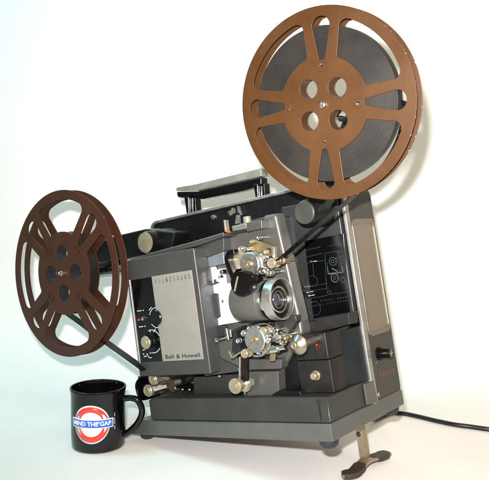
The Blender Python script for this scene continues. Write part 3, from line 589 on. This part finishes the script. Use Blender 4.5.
# ------------------------------------------------------------------ reels
def flange_mesh(R, name, cuts=True, holes=True, thick=1.1, rim=2.2):
    """pressed reel flange: eight spokes, four wide windows, four teardrops, four round holes"""
    cu = bpy.data.curves.new(name, 'CURVE'); cu.dimensions = '2D'; cu.fill_mode = 'BOTH'; cu.extrude = thick/2*.001; cu.bevel_depth = .00035; cu.bevel_resolution = 1
    def spl(pts):
        s = cu.splines.new('POLY'); s.points.add(len(pts)-1); s.use_cyclic_u = True
        for p, (x, y) in zip(s.points, pts): p.co = (x*.001*R, y*.001*R, 0, 1)
    def circ(cx, cy, r, n): spl([(cx+r*math.cos(2*PI*i/n), cy+r*math.sin(2*PI*i/n)) for i in range(n)])
    circ(0, 0, 1, 160)
    def rounded(poly, rad):     # poly of (x,y,r) corner points -> filleted outline
        out = []; n = len(poly)
        for i in range(n):
            p = Vector(poly[i][:2]); a = (Vector(poly[i-1][:2])-p); b = (Vector(poly[(i+1) % n][:2])-p); r = poly[i][2]
            if r == 0: out.append(tuple(p)); continue
            ang = a.angle(b); t = min(r/math.tan(ang/2), a.length*.49 if poly[i-1][2] else a.length*.95, b.length*.49 if poly[(i+1) % n][2] else b.length*.95); r = t*math.tan(ang/2)
            a.normalize(); b.normalize(); p0 = p+a*t; p1 = p+b*t; cc = p+(a+b).normalized()*(r/math.sin(ang/2))
            a0 = math.atan2(*(p0-cc).yx); a1 = math.atan2(*(p1-cc).yx); d = (a1-a0+PI) % (2*PI)-PI
            for k in range(9): out.append((cc.x+r*math.cos(a0+d*k/8), cc.y+r*math.sin(a0+d*k/8)))
        return out
    if cuts:
        for q in range(4):
            ca, sa = math.cos(q*PI/2), math.sin(q*PI/2)
            rot = lambda p: (p[0]*ca-p[1]*sa, p[0]*sa+p[1]*ca)
            # teardrop along +y
            tri = rounded([(-.125, .905, .10), (-.035, .455, .035), (.035, .455, .035), (.125, .905, .10)], 0)
            spl([rot(p) for p in tri])
            # wide window on the diagonal
            def pol(r, a): return (r*math.sin(a), r*math.cos(a))
            ro, ri = .895, .50
            a0o, a1o = math.asin(.215/ro), PI/2-math.asin(.215/ro); a0i, a1i = math.asin(.165/ri), PI/2-math.asin(.165/ri)
            w = [(*pol(ro/math.cos((a1o-a0o)/16*0), a0o), .085)]
            for i in range(1, 14): w.append((*pol(ro, a0o+(a1o-a0o)*i/14), 0))
            w.append((*pol(ro, a1o), .085)); w.append((*pol(ri, a1i), .03))
            for i in range(1, 6): w.append((*pol(ri, a1i+(a0i-a1i)*i/6), 0))
            w.append((*pol(ri, a0i), .03))
            # clip the fillet so that it never runs past the first arc point
            w2 = []
            n = len(w)
            for i, (x, y, r) in enumerate(w):
                if r > .05:
                    # chamfer-style rounding along the arc
                    arcdir = 1 if i == 0 else -1
                    base_a = a0o if i == 0 else a1o
                    pts = []
                    c_r = ro-.085; da = .085/ro
                    cxy = Vector(pol(c_r, base_a+arcdir*(.092/c_r)))
                    s0 = base_a+arcdir*(.092/c_r)
                    for k in range(9):
                        th = k/8*PI/2
                        d = Vector((math.sin(s0), math.cos(s0)))*math.cos(th) + Vector((math.cos(s0), -math.sin(s0)))*(-arcdir)*math.sin(th)
                        pts.append(tuple(cxy+d*.085))
                    if i == 0: pts = pts[::-1]
                    w2 += [(p[0], p[1], 0) for p in pts]
                elif r == 0 and math.hypot(x, y) > .8:
                    a = math.atan2(x, y)
                    if a0o+.105 < a < a1o-.105: w2.append((x, y, 0))
                else: w2.append((x, y, r))
            spl([rot(p) for p in rounded(w2, 0)])
            if holes:
                hx = .235*math.sin(PI/4); circ(*rot((hx, hx)), .106, 36); circ(*rot((0, .395)), .020, 14)
    circ(0, 0, .03, 16)
    o = bpy.data.objects.new('t', cu); COL.objects.link(o); bpy.context.view_layer.update()
    me = bpy.data.meshes.new_from_object(o.evaluated_get(bpy.context.evaluated_depsgraph_get()))
    bpy.data.objects.remove(o); bpy.data.curves.remove(cu)
    # curve plane x,y,z -> reel local u, v, w  (Blender x, z, -y)
    me.transform(Matrix(((1, 0, 0, 0), (0, 0, -1, 0), (0, 1, 0, 0), (0, 0, 0, 1))))
    me.name = name; return me
def shifted(me, w): m2 = me.copy(); m2.transform(Matrix.Translation((0, -w*.001, 0))); return m2
def reel(name, u, v, w, R, a, b, rotz, m, roll_r, label, gap=17., mrim=None):
    """front flange face at w; a, b = lean of the spindle; rotz = turn of the reel on its spindle"""
    mt = ROOT @ Matrix.Translation(Lm(u, v, w)) @ Matrix.Rotation(-a, 4, 'Z') @ Matrix.Rotation(b, 4, 'X') @ Matrix.Rotation(rotz, 4, 'Y')
    e = empty(name, mt); tag(e, label, 'film reel', 'film reels on the projector arms')
    fm = flange_mesh(R, 'flange')
    for k, ww in enumerate((-.6, -gap+.6)):
        f = link_mesh('flange', fm if False else shifted(fm, ww), m, e, 0, 2, 30)
        bm = B(); add_ring(bm, (0, 0, ww-.9), (0, 0, 1), R-.5, R+.5, 1.8, 140); obj('rolled_rim', bm, m if not mrim else mrim, f, .5)
        if k == 0:
            bm = B()
            for q in range(4):
                x, y = .395*R*math.sin(q*PI/2), .395*R*math.cos(q*PI/2)
                add_ring(bm, (x, y, 0), (0, 0, 1), (.032*R), (.056*R), 1.5, 28)
            obj('rivet_rim', bm, m, f, .25)
            bm = B()
            for q in range(4):
                x, y = .395*R*math.sin(q*PI/2), .395*R*math.cos(q*PI/2)
                add_ring(bm, (x, y, -2.2), (0, 0, 1), (.010*R), (.031*R), 2.6, 20)
            obj('rivet', bm, M['rim'] if m is M['reel'] else m, f)
    # hub core: brown tubes lining the four holes
    bm = B()
    hx = .235*R*math.sin(PI/4)
    for sx, sy in ((1, 1), (1, -1), (-1, 1), (-1, -1)): add_ring(bm, (sx*hx, sy*hx, -gap+1.1), (0, 0, 1), (.107*R), (.118*R), gap-2.2, 36)
    add_ring(bm, (0, 0, -gap+1.2), (0, 0, 1), .40*R, .42*R, gap-2.4, 80)
    obj('hub', bm, M['reel_in'] if m is M['reel_d'] else m, e)
    if roll_r:
        bm = B(); add_ring(bm, (0, 0, -gap+1.6), (0, 0, 1), .425*R, roll_r, gap-3.4, 160); obj('film_roll', bm, M['film'], e, .2)
    return e
_a = at(38, 235, 30); _b = at(93.5, 228, 30); _t = [math.atan2(p[0]+438.2, p[1]-260.2) for p in (_a, _b)]
LROT = -PI/4+.085
rr = reel('film_reel', 66.6, 398.3, 17, 111.3, -.074, .143, .20, M['reel'], 90, 'copper brown film reel high on the right, full of dark wound film', 19, M['rim'])
lr = reel('film_reel', -438.2, 260.2, 30, 132, .007, -.017, LROT, M['reel_d'], 65, 'nearly empty dark brown film reel on the left with white showing through its windows', 19, M['reel_d'])

# arms
bm = B(); W2 = -38
WR = -74
plate(bm, [at(x, y, WR) for x, y in [(80, 262), (104, 243), (123, 235.8), (152, 229), (182, 232), (178, 250), (128, 260), (100, 263), (86, 274)]], -92, -58); la = obj('reel_arm', bm, M['black'], P, 3, 3)
bm = B(); add_lathe(bm, (-438.2, 260.2, -92), (0, 0, 1), [(0, 15), (70, 15), (72, 11), (122, 11)], 32); add_lathe(bm, (-438.2, 260.2, 29), (0, 0, 1), [(0, 4), (5, 4), (6, 2.5), (9, 2.5), (10, 1.5)], 20); obj('spindle', bm, M['chrome'], la)
bm = B(); q = at(304, 212.5, -60)
plate(bm, [(q[0]-12, q[1]), (q[0]+14, q[1]-8), (84, 384), (84, 408), (66, 414), (50, 402)], -92, -66); ra = obj('reel_arm', bm, M['black'], P, 3, 3)
bm = B(); add_lathe(bm, (67, 397.5, -90), (0, 0, 1), [(0, 15), (60, 15), (62, 11), (82, 11)], 32); add_lathe(bm, (67, 397.5, 16), (0, 0, 1), [(0, 4), (5, 4), (6, 2.6), (9, 2.6), (10, 1.6)], 20); obj('spindle', bm, M['chrome'], ra)

# loose film leaving the full reel
def perfs(o, pts, w1, t):
    P2 = smoothpts([(p[0], p[1], p[2] if len(p) > 2 else 0) for p in pts], 40); bm = B(); acc = 0
    for a, b in zip(P2, P2[1:]):
        acc += (b-a).length
        if acc < 7.6: continue
        acc = 0; d = Vector((b.x-a.x, b.y-a.y)).normalized(); n = Vector((-d.y, d.x))*(t/2+.12)
        for sg_ in (1, -1):
            q = [(a.x+n.x*sg_+d.x*e, a.y+n.y*sg_+d.y*e, w1+a.z+f) for e, f in ((-.9, -2.6), (.9, -2.6), (.9, -1.2), (-.9, -1.2))]
            bm.faces.new([bm.verts.new(Lm(*x)) for x in q])
    c = obj('perforations', bm, M['perf'], o); return c
def strip(name, pts, w0, w1, label, t=1.0):
    bm = B(); add_ribbon(bm, smoothpts([(p[0], p[1], p[2] if len(p) > 2 else 0) for p in pts], 10), w0, w1, t)
    o = obj(name, bm, M['filmstrip'], None); o.matrix_world = ROOT; tag(o, label, 'film strip', 'strands of film between reels and projector'); perfs(o, pts, w1, t); return o
strip('film_strip', [at(x, y, z)+(z,) for x, y, z in ((403, 100, 0), (403, 122, -3), (395, 147, -6), (379, 171, -9), (353, 196, -10), (328, 217, -5), (303, 239, 0), (279, 260, 5))], -7, 7, 'dark film strand running from the copper reel down to the small brass rollers')
strip('film_strip', [(-487, 209), (-430, 176), (-391, 152), (-322, 112), (-300, 99)], 4, 18, 'dark film strand running from the left dark brown reel down to the low cream rollers')

# ------------------------------------------------------------------ front leg
leg = empty('front_leg', Matrix.Identity(4)); leg.parent = P
fu, fw = -41, -134
bm = B(); add_prism(bm, [(fu-5.2, -66, fw-2), (fu+5.2, -66, fw-2), (fu+5.2, 3, fw-2), (fu-5.2, 3, fw-2)], (0, 0, 4)); add_box(bm, fu+3.2, fu+5.2, -66, 3, fw-9, fw-2); obj('strut', bm, M['legmetal'], leg, .4)
bm = B(); add_cyl(bm, (fu-1, -26, fw+1.5), (0, 0, 1), 3.2, 2, .6, 20); obj('bolt', bm, M['slate'], leg)
# cross foot lying on the table: a bent flat bar with two rubber pads
INV = ROOT.inverted()
def wl(x, y, z): p = INV @ Vector((x, y, z)); return (p.x*1000, p.z*1000, -p.y*1000)
def tabpt(x, y, z):
    D = sight(x, y); t = (z-HC)/D.z; p = Vector((0, 0, HC))+D*t; return Vector((p.x, p.y, z))
def wbar(bm, pts, wid, th):
    q = []; n = len(pts)
    for i, p in enumerate(pts):
        d = (pts[min(i+1, n-1)]-pts[max(i-1, 0)]); s = Vector((-d.y, d.x, 0)).normalized()*wid[i]/2; zz = Vector((0, 0, th[i]/2))
        q.append([bm.verts.new(INV @ (p+a)) for a in (s+zz, -s+zz, -s-zz, s-zz)])
    fs = [bm.faces.new((a[k], a[(k+1) % 4], b[(k+1) % 4], b[k])) for a, b in zip(q, q[1:]) for k in range(4)]+[bm.faces.new(q[0]), bm.faces.new(q[-1])]
    bmesh.ops.recalc_face_normals(bm, faces=fs); return bm
cp_ = [tabpt(x, y, z) for x, y, z in ((343, 474.5, .006), (354, 472.5, .008), (361, 465.5, .013), (366, 460.5, .014), (372, 458, .012), (381, 455.5, .008), (388, 452.5, .006))]
sm = smoothpts(cp_, 6)
bm = B(); wbar(bm, sm, [.015]*len(sm), [.004]*len(sm)); obj('cross_foot', bm, M['legmetal'], leg, .6)
for e0, e1 in ((0, 14), (24, 36)):
    ps = [p+Vector((0, 0, -.0002)) for p in sm[e0:e1+1]]; n = len(ps)
    tail = lambda i: min(1, .55+1.6*min(i, n-1-i)/(n-1)) if e0 else min(1, .6+1.2*min(i, n-1-i)/(n-1)*2)
    bm = B(); wbar(bm, ps, [.0185*tail(i) for i in range(n)], [.0075 if (i < n*.6) == (e0 == 0) else .0065 for i in range(n)]); obj('rubber_pad', bm, M['padrubber'], leg, 1.4, 3)

# ------------------------------------------------------------------ power cord
def gl(x, y): p = tabpt(x, y, .0042); return (p.x*1000, p.y*1000, 4.2)
pc = [(200, 1075, 40), (208, 1105, 16), (222, 1135, 5), gl(392, 412.3), gl(405, 413), gl(420, 416), gl(437, 420), gl(455, 423.6), gl(472, 425.8), gl(489, 428.2), gl(505, 430), gl(530, 432)]
bm = B(); add_tube(bm, smoothpts(pc, 8), 3.7, 16, lambda x, y, z: Vector((x, y, z))*.001)
tag(obj('power_cord', bm, M['cordm'], None), 'black power cord trailing right across the pale surface from behind the projector', 'power cord')

# ------------------------------------------------------------------ mug
MX, MY, MR, MH = -.2219, 1.0225, .0405, .0905
MUG = empty('coffee_mug', Matrix.Translation((MX, MY, 0)) @ Matrix.Rotation(math.atan2(-MX, MY), 4, 'Z'))
tag(MUG, 'glossy black coffee mug with red ring and blue bar emblem standing left of the projector', 'mug')
idl = lambda x, y, z: Vector((x, y, z))
bm = B(); prof = [(0, 0, ), (.0, .036), (.001, .0385), (.004, MR-.0006), (.02, MR), (.078, MR), (.086, MR+.0008), (MH-.0008, MR+.0016), (MH, MR+.0008), (MH-.0004, MR-.0012), (.084, MR-.0028), (.012, MR-.004), (.007, MR-.009), (.006, 0)]
seg_ = 96; rings = []
for d, r in prof:
    rings.append([bm.verts.new((0, 0, d))] if r == 0 else [bm.verts.new((r*math.cos(2*PI*i/seg_), r*math.sin(2*PI*i/seg_), d)) for i in range(seg_)])
for a, b in zip(rings, rings[1:]):
    for i in range(seg_):
        j = (i+1) % seg_
        if len(a) == 1: bm.faces.new((a[0], b[j], b[i]))
        elif len(b) == 1: bm.faces.new((a[i], a[j], b[0]))
        else: bm.faces.new((a[i], a[j], b[j], b[i]))
bmesh.ops.recalc_face_normals(bm, faces=bm.faces)
body = obj('body', bm, M['mug'], MUG, 0, 2, 60)
bm = B(); ha = -.30
hd = [(.038, .0715), (.049, .0735), (.060, .0705), (.0665, .060), (.0665, .048), (.060, .035), (.050, .024), (.038, .0165)]
add_tube(bm, smoothpts([(r*math.cos(ha), r*math.sin(ha), z) for r, z in hd], 8), .0047, 18, idl); obj('handle', bm, M['mug'], MUG, 0, 2, 70)
# emblem: flat shapes wrapped on the cylinder
A0 = -PI/2-.27; ZC = .0440
def wrap(pts2, r):   # (s,z) in metres -> surface point
    return [Vector((r*math.cos(A0+s/MR), r*math.sin(A0+s/MR), z)) for s, z in pts2]
def wrapped_strip(name, outer, inner, lift, m):
    bm = B(); q = []
    for a, b in zip(outer, inner):
        v = [bm.verts.new(p) for p in (wrap([a], MR+lift)[0], wrap([b], MR+lift)[0])]
        q.append(v)
    for i in range(len(q)-1): bm.faces.new((q[i][0], q[i+1][0], q[i+1][1], q[i][1]))
    bmesh.ops.recalc_face_normals(bm, faces=bm.faces)
    o = obj(name, bm, m, MUG); s = o.modifiers.new('s', 'SOLIDIFY'); s.thickness = .00012; s.offset = 0; return o
def ring2(name, r0, r1, lift, m):
    n = 96; o_ = [(r1*math.cos(2*PI*i/n), ZC+r1*math.sin(2*PI*i/n)) for i in range(n+1)]; i_ = [(r0*math.cos(2*PI*i/n), ZC+r0*math.sin(2*PI*i/n)) for i in range(n+1)]
    return wrapped_strip(name, o_, i_, lift, m)
def disc_grid(name, r, lift, m):
    n = 60; a = [(-r+2*r*i/n, ZC+math.sqrt(max(0, r*r-(-r+2*r*i/n)**2))) for i in range(n+1)]; b = [(x, 2*ZC-z) for x, z in a]
    return wrapped_strip(name, a, b, lift, m)
em = disc_grid('emblem_disc', .0282, .00012, M['mwhite'])
ring2('emblem_ring', .0180, .0262, .00026, M['mred'])
def bar(name, s0, s1, hh, lift, m):
    n = 50; return wrapped_strip(name, [(s0+(s1-s0)*i/n, ZC+.001+hh) for i in range(n+1)], [(s0+(s1-s0)*i/n, ZC+.001-hh) for i in range(n+1)], lift, m)
bar('emblem_border', -.0335, .0335, .0068, .00040, M['mwhite'])
bar('emblem_bar', -.0320, .0320, .0053, .00054, M['mblue'])
def wtext(s, size, s0, z0, m, name, rot=0, bold=.0):
    cu = bpy.data.curves.new('t', 'FONT'); cu.body = s; cu.size = size; cu.align_x = 'CENTER'; cu.align_y = 'CENTER'; cu.offset = bold; cu.resolution_u = 6
    o = bpy.data.objects.new('t', cu); COL.objects.link(o); bpy.context.view_layer.update()
    me = bpy.data.meshes.new_from_object(o.evaluated_get(bpy.context.evaluated_depsgraph_get())); bpy.data.objects.remove(o)
    bm = B(); bm.from_mesh(me); bmesh.ops.triangulate(bm, faces=bm.faces); bmesh.ops.subdivide_edges(bm, edges=bm.edges, cuts=1)
    for v in bm.verts:
        x, y = v.co.x, v.co.y
        if rot: x, y = -y, x
        v.co = wrap([(s0+x, z0+y)], MR+.00075)[0]
    return obj(name, bm, m, MUG)
wtext('MIND THE GAP', .0086, 0, ZC+.0008, M['mwhite'], 'slogan', 0, .0002)
bm = B()
for k in range(13):
    if k in (3, 9): continue
    z = ZC-.010+k*.0019; p = wrap([(.0356, z), (.0366, z), (.0366, z+.0012), (.0356, z+.0012)], MR+.0002); bm.faces.new([bm.verts.new(x) for x in p])
o = obj('small_print', bm, M['mwhite'], MUG)
s_ = o.modifiers.new('s', 'SOLIDIFY'); s_.thickness = .00012; s_.offset = 0

# ------------------------------------------------------------------ camera, light, world
cam = bpy.data.cameras.new('camera'); co = bpy.data.objects.new('camera', cam); COL.objects.link(co); S.camera = co
cam.sensor_width = 36; cam.sensor_fit = 'HORIZONTAL'; cam.lens = F/489*36; cam.shift_x = (244.5-CX)/489; cam.shift_y = (CY-240)/489; cam.clip_start = .02; cam.clip_end = 50
X0 = Vector((1, 0, 0)); UP = Vector((0, -_s, _c)); FW = Vector((0, _c, _s))
rx = X0*_cr-UP*_sr; ux = X0*_sr+UP*_cr
mw = Matrix((rx, ux, -FW)).transposed().to_4x4(); mw.translation = (0, 0, HC); co.matrix_world = mw

def area(name, loc, target, sx, sy, power, col):
    l = bpy.data.lights.new(name, 'AREA'); l.shape = 'RECTANGLE'; l.size = sx; l.size_y = sy; l.energy = power; l.color = col
    o = bpy.data.objects.new(name, l); COL.objects.link(o); o.location = loc
    o.rotation_euler = (Vector(target)-Vector(loc)).to_track_quat('-Z', 'Y').to_euler(); return o
fl = area('camera_flash', (-.025, .0, HC+.065), (0.22, 1.4, .44), .026, .016, 7.6, (.97, .98, 1)); fl.data.spread = math.radians(84)
area('room_lamp', (.7, -.5, 1.75), (.4, 1.3, .4), 1.5, 1.2, 13, (1, .80, .52))
area('window_light', (-1.15, 1.0, 1.55), (-.65, 1.5, .95), .5, .7, 17, (.26, .78, 1))

w = bpy.data.worlds.new('World'); S.world = w; w.use_nodes = True; nt = w.node_tree; bg = nt.nodes['Background']
tc = nt.nodes.new('ShaderNodeTexCoord'); sp = nt.nodes.new('ShaderNodeSeparateXYZ'); nt.links.new(tc.outputs['Generated'], sp.inputs[0])
rp = nt.nodes.new('ShaderNodeValToRGB'); mr = nt.nodes.new('ShaderNodeMapRange'); mr.inputs['From Min'].default_value = -1; nt.links.new(sp.outputs['Z'], mr.inputs['Value']); nt.links.new(mr.outputs['Result'], rp.inputs['Fac'])
e = rp.color_ramp.elements; e[0].position = .35; e[0].color = (.10, .08, .06, 1); e[1].position = .80; e[1].color = (1, .86, .64, 1)
m1 = e.new(.52); m1.color = (.52, .42, .28, 1)
nt.links.new(rp.outputs['Color'], bg.inputs['Color']); bg.inputs['Strength'].default_value = .5

S.view_settings.view_transform = 'Standard'; S.view_settings.look = 'None'; S.view_settings.exposure = 0; S.view_settings.gamma = 1
S.render.engine = 'CYCLES'
S.render.resolution_x = 1024; S.render.resolution_y = 1005
